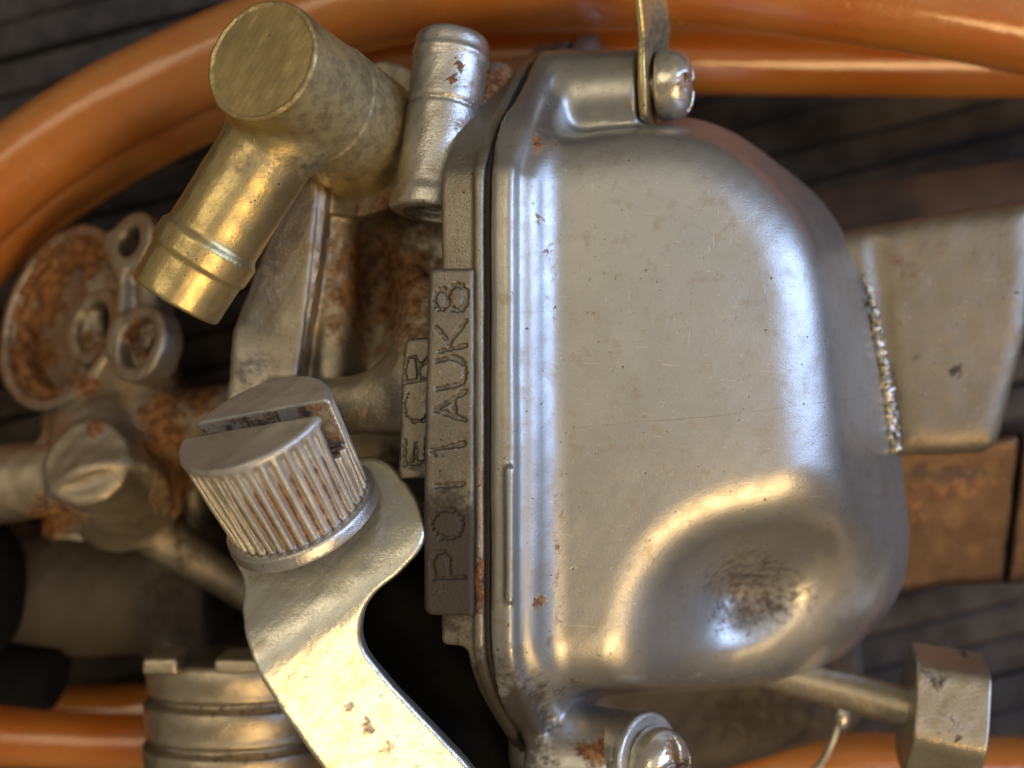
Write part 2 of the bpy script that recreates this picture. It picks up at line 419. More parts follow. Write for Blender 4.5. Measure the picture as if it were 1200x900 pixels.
A = poly_px([(560, 172), (640, 166), (720, 157), (795, 158), (850, 176), (902, 216), (938, 270), (955, 335), (963, 420), (969, 520), (972, 620), (968, 700), (935, 762), (870, 790), (780, 798), (660, 800), (560, 800), (540, 480)], 0, pad=3)
B = poly_px([(560, 166), (640, 158), (720, 142), (795, 137), (855, 153), (910, 190), (965, 238), (1006, 310), (1034, 400), (1050, 490), (1060, 570), (1066, 630), (1056, 690), (1025, 735), (975, 778), (900, 803), (790, 812), (660, 816), (560, 816), (540, 480)], -2.5, pad=3)
KC = poly_px([(744, 840), (744, 775), (751, 725), (768, 676), (798, 638), (842, 611), (900, 595), (955, 584), (1010, 576), (1200, 578), (1200, 980), (744, 980)], 0, pad=5)
def f_bowl(p):
    n, t, y = FL(p); x, z = p[:, 0], p[:, 2]
    s = np.clip(-z / 2.5, -0.2, 1.0)
    lat = A(x, p[:, 1]) * (1 - s) + B(x, p[:, 1]) * s
    lat = lat * 0.80
    top = z - (0.02 - 0.012 * (x - 1.6) ** 2 - 0.006 * (p[:, 1] - 0.2) ** 2)
    b = smax(lat, top, 0.50)
    b = np.maximum(b, -(n - 0.1))
    b = np.maximum(b, -(z + 5.0))
    c = -KC(x, p[:, 1])
    lp = (z + 0.86 + 0.30 * (x - 2.4) - 0.20 * (p[:, 1] + 2.0)) * 0.94
    lp = smax(lp, -f_ell(p, W(880, 682, -0.50), (0.84, 0.82, 1.36)), 0.5)
    rem = smax(-(c + 0.74 * z) * 0.80, -lp, 0.42)
    b = smax(b, -rem, 0.38)
    b = np.maximum(b, -(n - 0.1))
    fo = flangeP(y, t)
    fl = smax(fo, np.abs(n - 0.185) - 0.15, 0.11)
    lipo = flangeP(y, t) + 0.22
    fl2 = smax(lipo, np.abs(n - 0.30) - 0.20, 0.22)
    fl = smin(fl, fl2, 0.10)
    # raised casting bar on the rim
    bar = f_cap(p, ntw(0.285, 0.0, -0.98), ntw(0.285, 0.0, -2.44), 0.055)
    fl = smin(fl, bar, 0.03)
    f = smin(fl, b, 0.34)
    boss = f_cyl(p, ntw(0.1, 2.3, 3.74), ntw(1.42, 2.3, 3.74), 0.68, 0.62, 0.07)
    f = smin(f, boss, 0.16)
    rib = f_box(p, ntw(0.75, 2.4, 3.40), (0.3, 0.35, 0.55), np.array([NN, [0, 1, 0], TT]), 0.08)
    f = smin(f, rib, 0.15)
    boss2 = f_cyl(p, ntw(0.1, 1.85, -4.85), ntw(1.40, 1.85, -4.85), 0.72, 0.66, 0.07)
    f = smin(f, boss2, 0.16)
    f = np.maximum(f, -(n - 0.03))
    return f + wob(p, 0.006, 1.0) + wob(p, 0.002, 3.7)
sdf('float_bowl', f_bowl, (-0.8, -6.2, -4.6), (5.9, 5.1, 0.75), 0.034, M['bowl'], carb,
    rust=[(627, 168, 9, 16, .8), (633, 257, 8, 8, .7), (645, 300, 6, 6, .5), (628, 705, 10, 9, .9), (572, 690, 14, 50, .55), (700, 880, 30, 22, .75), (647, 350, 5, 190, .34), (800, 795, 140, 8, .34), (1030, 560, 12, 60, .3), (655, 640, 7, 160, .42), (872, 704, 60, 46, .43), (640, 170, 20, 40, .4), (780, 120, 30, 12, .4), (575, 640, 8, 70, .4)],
    grime_shade=[(640, 120, 14, 18, .45), (640, 740, 12, 70, .4), (660, 720, 5, 40, .35), (840, 675, 9, 60, .45), (885, 690, 100, 78, .50), (838, 700, 10, 60, .5), (640, 805, 110, 14, .5), (900, 790, 80, 20, .4), (612, 850, 46, 80, .8), (590, 790, 24, 60, .5)])  # pocket floor and bottom edge carry painted-in shade besides real dirt

# gasket between bowl and body
def f_gask(p):
    n, t, y = FL(p)
    return smax(flangeP(y, t) + 0.045, np.abs(n) - 0.035, 0.02)
sdf('gasket', f_gask, (-0.9, -6.0, -4.6), (1.4, 5.0, 0.5), 0.03, M['gasket'], carb)

# rim of the body with its lip
def f_rim(p):
    n, t, y = FL(p); fo = flangeP(y, t)
    r = smax(fo + 0.05, np.abs(n + 0.30) - 0.27, 0.06)
    lip = smax(fo - 0.005, np.abs(n + 0.095) - 0.062, 0.05)
    r = smin(r, lip, 0.04)
    r = np.maximum(r, smax(-(n + 0.20), np.abs(y + 0.2) - 5.6, 0.05) - 0.0) if False else r
    # below the pad the rim narrows
    cut = f_box(p, ntw(-0.62, 0.4, -4.2), (0.36, 1.15, 2.2), np.array([NN, [0, 1, 0], TT]), 0.1)
    r = smax(r, -cut, 0.08)
    return r + wob(p, 0.005, 1.6) + wob(p, 0.002, 5)
sdf('body_rim', f_rim, (-1.3, -6.0, -4.8), (1.4, 5.0, 0.55), 0.03, M['rim'], carb,
    rust=[(560, 690, 12, 40, .8), (560, 560, 8, 40, .4), (540, 170, 14, 60, .36)], grime_shade=[(530, 700, 40, 90, .6), (590, 850, 80, 110, 1.0), (530, 300, 20, 80, .2)])

# stamped pads: punched letters
def strokes(letters):
    segs = []
    for (pts) in letters: segs += [(pts[i], pts[i + 1]) for i in range(len(pts) - 1)]
    return segs
def arc(cx, cy, rx, ry, a0, a1, n=10):
    return [(cx + rx * math.cos(math.radians(a0 + (a1 - a0) * i / n)), cy + ry * math.sin(math.radians(a0 + (a1 - a0) * i / n))) for i in range(n + 1)]
ZP = 0.36
row2 = [  # in photograph coordinates, reading upwards
    [(508, 678), (544, 676)], [(509, 677), (506, 660), (511, 648), (520, 647), (526, 655), (527, 676)],                      # P
    arc(524, 614, 18, 17, 0, 360, 16),                                                                                       # O
    [(511, 570), (543, 567)],                                                                                                 # I
    [(505, 528), (543, 520)], [(505, 528), (510, 534)],                                                                       # 1
    [(545, 492), (510, 480), (546, 458)], [(533, 488), (531, 467)],                                                           # A
    [(512, 423)] + [(530, 419)] + arc(532, 436, 14, 16, -80, 90, 8) + [(512, 456)],                                           # U
    [(514, 412), (546, 405)], [(511, 383), (527, 402)], [(546, 376), (526, 402)],                                             # K
    arc(536, 349, 11, 15, 0, 360, 12), arc(517, 351, 8, 12, 0, 360, 10)]                                                      # 8
row1 = [
    [(473, 545), (500, 541)], [(474, 545), (474, 517)], [(500, 541), (500, 514)], [(487, 543), (487, 520)],                   # E
    arc(490, 476, 17, 18, -25 + 90, 250 - 15, 10),                                                                            # C (open to the right of the word)
    [(474, 448), (502, 444)], [(475, 447), (475, 428), (479, 419), (486, 418), (490, 427), (491, 445)], [(491, 432), (502, 420)]]  # R
row1[4] = [(478, 462), (473, 474), (476, 487), (485, 494), (496, 493), (503, 484), (502, 470)]
def grooves(rows, z):
    out = []
    for (a, b) in strokes(rows):
        a = W(a[0], a[1], z); b = W(b[0], b[1], z); L = np.linalg.norm(b - a); k = max(1, int(L / 0.034))
        for i in range(k + 1): out.append(a + (b - a) * i / k)
    return np.array(out, np.float32)
def make_pad(name, poly, ztop, zbot, rows, gz, lo, hi, rust, grime_shade, tiltx=0.0, rr=0.026):
    G = grooves(rows, gz)
    jit = np.array([rnd.uniform(0.55, 1.25) for _ in G], np.float32) * rr
    x0 = poly.lo[0] + 1.6
    def gd(p):
        d = np.full(len(p), 1.0, np.float32)
        for g, r in zip(G, jit):
            d = np.minimum(d, np.hypot(p[:, 0] - g[0], p[:, 1] - g[1]) - r)
        return d
    def f(p):
        zt = ztop + tiltx * (p[:, 0] + 0.8)
        b = smax(poly(p[:, 0], p[:, 1]), np.maximum(p[:, 2] - zt, zbot - p[:, 2]), 0.07)
        near = np.abs(p[:, 2] - zt) < 0.12
        d = np.full(len(p), 1.0, np.float32)
        if near.any(): d[near] = gd(p[near])
        cut = np.maximum(d, np.abs(p[:, 2] - zt) - 0.024)
        b = smax(b, -cut, 0.02)
        return b + wob(p, 0.004, 3.0) + wob(p, 0.002, 9)
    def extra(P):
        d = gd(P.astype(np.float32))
        return {'grime_shade': np.where(np.abs(P[:, 2] - ztop) < 0.2, np.clip(0.42 - np.maximum(d, 0) * 20, 0, 0.42), 0)}
    return sdf(name, f, lo, hi, 0.0135, M['strip'], carb, rust, grime_shade, extra)
pad2 = poly_px([(503, 318), (509, 314), (556, 314), (556, 722), (503, 722), (497, 716), (496, 600), (499, 450)], ZP, smooth=False, pad=0.5, step=0.015)
make_pad('stamped_pad', pad2, ZP, -0.9, row2, ZP, (-1.25, -2.9, -0.4), (-0.28, 1.5, 0.45),
         [(515, 690, 10, 30, .5), (535, 350, 20, 22, .36)], [(520, 670, 70, 110, 1.1), (520, 600, 34, 50, .55)], tiltx=0.14)
pad1 = poly_px([(474, 402), (480, 396), (520, 394), (520, 562), (470, 562), (466, 556), (470, 450)], -0.05, smooth=False, pad=0.5, step=0.015)
make_pad('stamped_pad', pad1, -0.05, -1.5, row1, -0.05, (-1.5, -1.3, -0.6), (-0.75, 0.75, 0.05),
         [(480, 460, 10, 40, .3)], [(490, 545, 24, 26, .5)], tiltx=0.05, rr=0.022)

# brass inlet
C0 = W(305, 70, 0.65); ax = -tilt(C0, 0.74, -0.80, 0.60); C1 = C0 + ax * 2.75
T0 = W(330, 150, -0.25); T1 = W(205, 352, -0.35)
td = nrm(T1 - T0); TL = float(np.linalg.norm(T1 - T0))
# main casting between the rim and the mounting flange
plateP = poly_px([(348, 204), (366, 200), (384, 222), (378, 280), (366, 360), (352, 445), (345, 560), (350, 700), (300, 705), (284, 690), (270, 640), (262, 560), (262, 470), (272, 385), (292, 330), (318, 270)], -1.3, smooth=False, blur=2)
barrelP = poly_px([(380, 200), (460, 180), (540, 190), (560, 300), (560, 560), (520, 640), (420, 620), (360, 560), (350, 400)], -2.0)
def f_body(p):
    x, y, z = p[:, 0], p[:, 1], p[:, 2]
    b = smax(barrelP(x, y), z + 2.0, 0.5)
    b = np.maximum(b, -(z + 5.2))
    b = smin(b, f_cap(p, W(500, 350, -1.05), W(488, 440, -0.85), 0.28, 0.36), 0.4)
    b = smin(b, f_cap(p, W(480, 330, -1.5), W(462, 440, -1.2), 0.25, 0.30), 0.3)
    b = smax(b, -f_ell(p, W(430, 335, -1.5), (0.40, 1.15, 0.95)), 0.35)
    b = smin(b, f_cap(p, W(330, 480, -1.35), W(520, 470, -1.0), 0.36, 0.42), 0.28)
    b = smin(b, f_cap(p, W(395, 260, -1.9), W(388, 470, -1.9), 0.28), 0.3)
    zt = -1.25 + 0.06 * (x + 2.3)
    pl = smax(plateP(x, y), np.maximum(z - zt, -5.2 - z), 0.14)
    gr = np.abs((x + 2.62) - 0.105 * (y - 0.9)) - 0.03
    pl = smax(pl, -np.maximum(gr, -(z - zt + 0.05)), 0.05)
    b = smin(b, pl, 0.12)
    # cup under the brass inlet
    b = smin(b, f_cyl(p, C0 + ax * 3.9, C0 + ax * 2.36, 0.62, 1.08, 0.06), 0.12)
    b = smin(b, f_cap(p, W(500, 190, -1.35), W(540, 150, -1.25), 0.5, 0.5), 0.2)
    b = smin(b, f_cap(p, W(580, 100, -1.5), W(548, 175, -1.0), 0.30, 0.42), 0.2)
    # lower leg of the casting
    b = smin(b, f_cap(p, W(520, 640, -2.6), W(585, 930, -2.8), 0.55, 0.8), 0.3)
    return b + wob(p, 0.012, 2.2) + wob(p, 0.006, 6.5)
sdf('body_casting', f_body, (-5.0, -6.6, -5.4), (0.6, 4.0, -0.1), 0.04, M['body'], carb,
    rust=[(450, 330, 95, 120, .62), (400, 330, 40, 110, .42), (470, 250, 60, 40, .6), (495, 380, 40, 90, .5), (315, 330, 40, 60, .3), (300, 440, 40, 80, .3), (440, 480, 60, 25, .28), (578, 115, 40, 50, .9)],
    grime_shade=[(430, 300, 40, 130, .42), (480, 250, 60, 30, .5), (480, 560, 60, 60, .7), (480, 640, 60, 60, .8), (345, 290, 10, 80, .3), (560, 850, 60, 90, .3), (460, 270, 35, 60, .4)])

def f_brass(p):
    u, r = axial(p, C0, ax)
    rad = 0.715 + 0.040 * np.clip(u, 0, 3)
    rad = rad + np.where(u > 1.22, 0.022, 0.0) * np.clip((u - 1.2) / 0.04, 0, 1)
    c = smax(r - rad, np.maximum(-u, u - 2.75), 0.05)
    c = smax(c, -np.maximum(r - 0.66, u - 0.018), 0.02)
    uu, rr = axial(p, T0, td)
    w_ = uu - (TL - 0.80)
    rt = 0.565 + 0.05 * np.exp(-np.maximum(-w_, 0) ** 2 / 0.003) * (w_ < 0) + (w_ >= 0) * np.maximum(0.055 - 0.05 * w_, 0.02)
    rt = np.where(w_ >= 0, 0.625 - 0.045 * np.clip(w_, 0, 0.6) - 0.03 * np.clip((w_ - 0.24) / 0.05, 0, 1), rt)
    t = smax(rr - rt, np.maximum(-uu, uu - TL), 0.05)
    t = smax(t, -np.maximum(rr - 0.40, (TL - 1.0) - uu), 0.03)
    sol = f_ell(p, T0 + td * 0.12, (0.63, 0.63, 0.36), frame(td))
    f = smin(c, smin(t, sol, 0.10), 0.13)
    return f + wob(p, 0.006, 3) + wob(p, 0.003, 9)
sdf('fuel_inlet', f_brass, C0 + [-3.0, -4.1, -3.1], C0 + [2.7, 1.2, 0.7], 0.024, M['brass'], carb,
    rust=[(420, 125, 125, 125, .66), (440, 90, 50, 70, .75), (300, 190, 70, 26, .5), (430, 60, 60, 60, .5), (300, 185, 60, 24, .36), (380, 190, 60, 30, .6)],
    grime_shade=[(370, 195, 30, 22, .5), (310, 160, 60, 10, .25), (460, 165, 10, 40, .35), (390, 150, 60, 16, .3), (275, 170, 20, 12, .35), (350, 195, 18, 20, .45)])
M['capdisc'] = metal('brown_brass', (0.185, 0.145, 0.082), (0.14, 0.11, 0.062), 0.50, 0.003, 0.5, stainc=(0.12, 0.095, 0.06), base_met=0.5)
sdf('end_cap', lambda p: f_cyl(p, C0 - ax * 0.012, C0 + ax * 0.1, 0.672, 0.672, 0.015) + wob(p, 0.004, 3), C0 - 0.9, C0 + 0.9, 0.02, M['capdisc'], None).parent = bpy.data.objects['fuel_inlet']

# steel post
Q0 = W(532, 42, -0.95); Q1 = W(504, 250, -0.72)
def f_post(p):
    d = nrm(Q1 - Q0); L = float(np.linalg.norm(Q1 - Q0)); u, r = axial(p, Q0, d)
    rad = np.where(u < 0.95, 0.465, 0.455) + 0.03 * np.clip((u - 1.5) / 0.9, 0, 1)
    rad = rad + 0.022 * np.exp(-((u - 0.30) / 0.05) ** 2) - 0.02 * np.exp(-((u - 0.95) / 0.035) ** 2)
    c = smax(r - rad, np.maximum(-u, u - L), 0.16)
    f = smin(c, f_cyl(p, Q0 + d * (L - 0.22), Q0 + d * L, 0.49, 0.50, 0.05), 0.10)
    f = smax(f, -f_cyl(p, Q0 + d * (L - 0.12), Q0 + d * (L + 0.5), 0.34, 0.34, 0.02), 0.04)
    return f + wob(p, 0.006, 4)
sdf('steel_post', f_post, (-1.8, 1.3, -2.2), (0.1, 5.0, 0.0), 0.024, M['steel'], carb,
    rust=[(535, 75, 6, 7, .9), (533, 95, 6, 8, .9), (560, 120, 18, 60, .40), (550, 150, 20, 30, .45)], grime_shade=[(500, 245, 30, 12, .5), (535, 127, 40, 3, .4)])

# screws of the bowl: domed heads with a cross slot, axis along the bowl
def screw(centre, r, name, rust, grime_shade, Fm=None):
    Fm = np.array([NN, np.array([0, 1, 0]), TT]) if Fm is None else Fm; c = np.asarray(centre)
    def f(p):
        q = (p - c.astype(np.float32)) @ Fm.T.astype(np.float32); n, y, t = q[:, 0], q[:, 1], q[:, 2]
        rr = np.hypot(y, t)
        dome = smax(np.linalg.norm(q * np.array([1.15, 1, 1], np.float32) - np.array([0.12, 0, 0], np.float32), axis=1) - r, np.maximum(n - r * 0.95, -n - 0.02), 0.08)
        dome = smax(dome, rr - r * 0.98, 0.06)
        sl = np.minimum(np.maximum(np.abs(y) - 0.055, np.abs(t) - r * 0.72), np.maximum(np.abs(t) - 0.055, np.abs(y) - r * 0.72))
        dome = smax(dome, -np.maximum(sl, (r * 0.95 - 0.2) - n), 0.03)
        st = np.maximum(rr - 0.2, np.abs(n + 0.2) - 0.2)
        return np.minimum(dome, st) + wob(p, 0.004, 5)
    e = 0.75
    return sdf(name, f, c - e, c + e, 0.018, M['screw'], carb, rust, grime_shade)
screw(ntw(1.62, 2.25, 3.86), 0.47, 'screw', [(803, 95, 8, 26, .6), (760, 118, 8, 10, .5)], [(802, 95, 6, 20, .4)])
S2 = nrm([0.70, 0.10, 0.70]); S2F = np.array([S2, nrm(np.cross([S2[2], 0, -S2[0]], S2)), nrm([S2[2], 0, -S2[0]])]); S2C = W(762, 893, -0.75)
screw(S2C, 0.46, 'screw', [(790, 888, 9, 22, .7)], [(788, 880, 5, 30, .4)], S2F)
# washer strip behind the upper screw, bent up out of the frame
Fm = np.array([NN, np.array([0, 1.0, 0]), TT])
stripP = Poly([(3.35, 1.75), (3.3, 2.4), (3.5, 2.8), (4.1, 2.85), (5.2, 2.35), (6.6, 1.5), (6.6, 0.3), (5.3, 1.05), (4.3, 1.55), (3.7, 1.65)], False, blur=2)
def f_strip(p):
    n, t, y = FL(p)
    k = 0.14 * np.clip((y - 4.0) / 0.7, 0, 1)
    return smax(stripP(y, t), (np.abs(n - 1.50 - k * (t - 1.35)) - 0.05) * 0.78, 0.03) + wob(p, 0.004, 3)
sdf('bracket_strip', f_strip, (0.6, 3.0, -2.6), (2.6, 6.2, 1.2), 0.024, M['brass'], carb, rust=[(775, 50, 30, 60, .8), (765, 115, 14, 14, .6)], grime_shade=[(770, 40, 26, 60, .5)])
def f_wash(p):
    a = S2C - S2 * 0.13
    w_ = f_cyl(p, a, a + S2 * 0.13, 0.60, 0.60, 0.04)
    w_ = smin(w_, f_box(p, a + S2 * 0.065 - np.array([0, 0.7, 0]), (0.065, 0.8, 0.60), S2F, 0.04), 0.03)
    post = f_cyl(p, a - S2 * 2.0, a, 0.62, 0.56, 0.05)
    return np.minimum(w_, post) + wob(p, 0.005, 3)
sdf('washer_plate', f_wash, S2C - [2.2, 2.0, 2.2], S2C + [1.1, 0.9, 1.0], 0.026, M['steel'], carb, rust=[(690, 880, 22, 20, .6)], grime_shade=[(735, 850, 10, 40, .3)])

# knurled adjusting screw
KT = W(297, 493, 0.55); KA = tilt(KT, 0.42, -0.47, 0.88); KF = frame(KA)
KB = KT - KA * 1.42
SU = nrm(KF[0] * 0.93 + KF[1] * 0.0 + KA * 0.0)
def k_ang(p):
    q = p - KT.astype(np.float32); a = np.arctan2(q @ KF[1].astype(np.float32), q @ KF[0].astype(np.float32)); return a
sd_ = nrm(np.array([1.0, 0.17, 0]) - KA * (np.array([1.0, 0.17, 0]) @ KA)); sd_ = nrm(np.array([0.97, 0.17, (-0.97 * KA[0] - 0.17 * KA[1]) / KA[2]]))
so_ = np.cross(KA, sd_)
def f_knob(p):
    u, r = axial(p, KT, -KA)
    kn = 0.5 + 0.5 * np.cos(k_ang(p) * 38 + 0.5 * np.sin(k_ang(p) * 3) + 0.25 * np.sin(k_ang(p) * 7))
    kn = np.clip((kn - 0.28) / 0.5, 0, 1); kn = kn * kn * (3 - 2 * kn)
    fade = np.clip((u - 0.07) / 0.10, 0, 1) * np.clip((1.27 - u) / 0.05, 0, 1)
    rad = 0.915 - 0.045 * u - (0.060 + 0.016 * np.sin(k_ang(p) * 5 + 3 * u)) * (1 - kn) * fade - 0.012 * np.maximum(0, np.sin(k_ang(p) * 11 + 4 * u)) * fade
    c = smax(r - rad, np.maximum(-u, u - 1.28), 0.07)
    q = p - KT.astype(np.float32)
    slot = np.maximum(np.abs(q @ so_.astype(np.float32) - 0.03) - 0.15, u - 0.60)
    c = smax(c, -slot, 0.025)
    return c + wob(p, 0.005, 3)
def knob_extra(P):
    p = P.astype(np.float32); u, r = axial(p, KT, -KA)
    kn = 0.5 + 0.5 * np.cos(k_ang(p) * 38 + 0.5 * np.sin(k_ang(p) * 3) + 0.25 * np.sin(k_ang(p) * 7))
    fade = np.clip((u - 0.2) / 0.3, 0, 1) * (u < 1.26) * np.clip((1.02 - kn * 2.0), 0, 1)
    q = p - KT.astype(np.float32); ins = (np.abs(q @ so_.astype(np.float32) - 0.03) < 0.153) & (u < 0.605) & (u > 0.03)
    return {'rust': np.maximum(fade * 0.85, ins * 0.5), 'grime_shade': ins * 0.40 + 0.48 * np.clip((0.9 - kn * 2.4), 0, 1) * (u > 0.1) * (u < 1.27)}
knob = sdf('knurled_screw', f_knob, np.minimum(KT, KB) - 1.15, np.maximum(KT, KB) + 1.15, 0.0175, M['knob'], carb, rust=[(280, 640, 60, 30, .25)], extra=knob_extra)
def f_kw(p):
    a = f_cyl(p, KT - KA * 1.26, KT - KA * 1.44, 0.93, 0.95, 0.04)
    b = f_cyl(p, KT - KA * 1.40, KT - KA * 1.9, 0.32, 0.32, 0.04)
    return np.minimum(a, b)
w1 = sdf('washer', f_kw, KB - 2.4, KB + 1.2, 0.024, M['steel'], None)
w1.parent = knob; w1.data.transform(__import__('mathutils').Matrix.Translation(-np.array(carb['_base']) * S))

# bent sheet lever
leverP = poly_px([(262, 640), (300, 600), (400, 545), (445, 545), (478, 572), (496, 604), (498, 634), (474, 664), (442, 690), (430, 715), (431, 750), (462, 797), (515, 862), (560, 920), (590, 990), (445, 1000), (395, 912), (350, 835), (312, 762), (292, 715), (285, 680)], 0.1, smooth=True, blur=1)
def lever_h(x, y):
    pa = KB[2] - 0.02 - 0.75 * (y - KB[1]) + 0.32 * (x - KB[0])
    pb = 0.62 + 0.12 * (y + 2.45) - 0.28 * (x + 2.0)
    return smin(pa, pb, 0.35)
def f_lever(p):
    x, y, z = p[:, 0], p[:, 1], p[:, 2]
    h = lever_h(x, y)
    return smax(leverP(x, y), (np.abs(z - h + 0.13) - 0.13) * 0.86, 0.06) + wob(p, 0.006, 2) + wob(p, 0.003, 7)
sdf('lever', f_lever, (-3.6, -5.6, -2.0), (0.2, -0.7, 1.0), 0.026, M['lever'], carb,
    rust=[(430, 850, 14, 20, .45), (460, 880, 20, 16, .4), (415, 830, 10, 12, .4), (440, 600, 40, 10, .3)], grime_shade=[(300, 665, 14, 6, .3), (420, 610, 60, 12, .3)])

# black body added under the lever to stand in for deep shade
def f_filler(p):
    a = f_cap(p, W(470, 700, -2.2), W(545, 905, -2.4), 0.95, 1.05)
    return a + 0.03 * np.cos(6 * p[:, 1])
sdf('shade_filler', f_filler, (-3, -6.6, -4.0), (1.2, -1.2, -0.9), 0.06, M['rubber'], carb)

# outlet block at the far end of the bowl
blockP = poly_px([(930, 290), (990, 268), (1100, 250), (1190, 236), (1206, 244), (1207, 300), (1198, 380), (1180, 470), (1165, 522), (1155, 530), (1050, 536), (940, 545)], -2.4, smooth=False, blur=3)
lowP = poly_px([(960, 520), (1260, 500), (1300, 690), (1130, 694), (1000, 720), (960, 730)], -4.0, smooth=False, blur=2)
def f_block(p):
    x, y, z = p[:, 0], p[:, 1], p[:, 2]
    b = smax(blockP(x, y), z + 2.25 - 0.12 * (x - 5), 0.42)
    b = smax(b, -(f_cap(p, W(1030, 290, -2.15), W(1052, 560, -2.15), 0.12)), 0.15)
    b = np.maximum(b, -(z + 5.6))
    return b + wob(p, 0.012, 1.5) + wob(p, 0.004, 6)
sdf('outlet_block', f_block, (3.4, -5.2, -5.8), (9.6, 3.4, -1.9), 0.045, M['block'], carb,
    rust=[(1060, 310, 30, 50, .40), (1100, 290, 40, 30, .33), (1110, 575, 80, 40, .62), (1075, 600, 40, 90, .7), (1120, 630, 140, 110, .62), (1045, 480, 8, 80, .4), (1080, 700, 40, 60, .5)],
    grime_shade=[(1124, 437, 8, 9, 1.0), (1090, 390, 20, 12, .3), (1110, 560, 80, 20, .5), (1080, 690, 80, 40, .5), (1050, 480, 6, 100, .45), (1070, 420, 8, 6, .5)])
M['lower'] = metal('brown_stained_zinc', (0.125, 0.078, 0.052), (0.085, 0.052, 0.034), 0.36, 0.009, 0.9, rustnoise=0.3, rustbump=1.0, stainc=(0.10, 0.06, 0.035), base_met=0.75)
def f_lowfl(p):
    x, y, z = p[:, 0], p[:, 1], p[:, 2]
    l = smax(lowP(x, y), (z + 3.5 - 0.45 * (y + 1.2)) * 0.91, 0.2)
    l = smax(l, -(np.abs((x - 7.55) + 0.10 * (y + 1.2)) - 0.035), 0.04)
    return np.maximum(l, -(z + 5.6)) + wob(p, 0.014, 1.5) + wob(p, 0.005, 6)
sdf('lower_flange', f_lowfl, (3.4, -5.2, -5.8), (9.8, 1.0, -2.6), 0.05, M['lower'], carb, rust=[(1115, 572, 70, 24, .55), (1070, 590, 24, 60, .5)], grime_shade=[(1100, 555, 90, 16, .5), (1072, 640, 20, 80, .35)])
# ragged bright burr along the bowl's back edge
def burr():
    pts = []; r = []
    for i in range(320):
        s = i / 319
        x = 1012 + (1050 - 1012) * s ** 0.75; y = 322 + (532 - 322) * s
        pts.append(W(x, y, -2.15) + np.array([rnd.gauss(0, .012), 0, rnd.gauss(0, .02)]))
        r.append((0.025 + 0.05 * min(1, s * 1.6)) * rnd.uniform(0.6, 1.25) * min(1, i / 10, (319 - i) / 10) + 0.004)
    P, Q = sweep(pts, np.array(r), 9, cap=False)
    P = P + np.array([[rnd.gauss(0, 0.014) for _ in range(3)] for _ in P])
    mesh_obj('casting_burr', P, np.array(Q), M['screw'], carb, {'rust': np.zeros(len(P)), 'grime_shade': np.zeros(len(P))})
burr()

# throttle shaft and its collar
SA, SB = W(900, 785, -2.6), W(1075, 832, -2.0)
sd2 = nrm(SB - SA)
def f_shaft(p): return f_cyl(p, SA - sd2 * 0.4, SB + sd2 * 0.6, 0.27, 0.27, 0.04) + wob(p, 0.005, 4)
shaft = sdf('throttle_shaft', f_shaft, np.minimum(SA, SB) - 1.2, np.maximum(SA, SB) + 1.2, 0.03, M['piston'], carb, rust=[(1000, 830, 80, 8, .4)])
Cc = W(1103, 836, -1.9); cd = nrm([0.965, -0.12, 0.22]); CF = frame(cd)
def f_collar(p):
    q = p - Cc.astype(np.float32); u = q @ cd.astype(np.float32)
    a = q @ CF[0].astype(np.float32); b = q @ CF[1].astype(np.float32)
    r = np.hypot(a, b); k = np.arctan2(b, a) + 0.35
    m = np.mod(k, math.pi / 3) - math.pi / 6
    hexd = r * np.cos(m) - 0.80
    d = smax(smax(hexd, r - 0.89, 0.05), np.abs(u) - 0.46, 0.05)
    d = smax(d, -np.maximum(r - 0.45, 0.22 - u), 0.04)
    return d + wob(p, 0.008, 3)
col_ = sdf('collar', f_collar, Cc - 1.2, Cc + 1.2, 0.026, M['piston'], None, rust=[(1100, 850, 50, 40, .34), (1090, 800, 30, 14, .42)], grime_shade=[(1095, 795, 20, 9, .6), (1085, 790, 8, 8, .5), (1130, 765, 12, 4, .8), (1125, 870, 6, 10, .6)])
col_.parent = shaft; col_.data.transform(__import__('mathutils').Matrix.Translation(-np.array(carb['_base']) * S))
# small wire clip by the shaft
wp_ = catmull([W(985, 838, -3.4), W(982, 850, -3.3), W(975, 870, -3.3), W(962, 895, -3.4), W(940, 915, -3.5)], 6, False)
sweep_obj('wire_clip', wp_, 0.05, M['steel'], carb, 10)
sdf('clip_stud', lambda p: f_ell(p, W(986, 838, -3.3), (0.12, 0.22, 0.14)), W(986, 838, -3.3) - 0.35, W(986, 838, -3.3) + 0.35, 0.03, M['screw'], carb)
# body under the bowl
def f_under(p):
    a = f_box(p, W(820, 640, -5.2), (2.3, 2.6, 1.4), None, 0.3)
    b = f_cap(p, W(770, 880, -4.2), W(960, 830, -4.4), 0.55, 0.45)
    return smin(a, b, 0.4) + wob(p, 0.03, 2)
sdf('lower_casting', f_under, (-1, -7.5, -6.9), (7.0, 2.5, -3.2), 0.07, M['back'], carb, rust=[(900, 840, 120, 50, .3)], grime_shade=[(850, 830, 300, 120, 1.2)])

# ------------------------------------------------------------------ second carburettor, behind on the left
carb2 = thing('carburettor', 'blurred rusty carburettor at left with open round chamber and grooved spigot below', 'carburettor', tuple(W(90, 470, -6.2)))
RC = W(68, 370, -3.4); rn = tilt(RC, 0.54, -0.95, 0.31); RF = frame(rn)
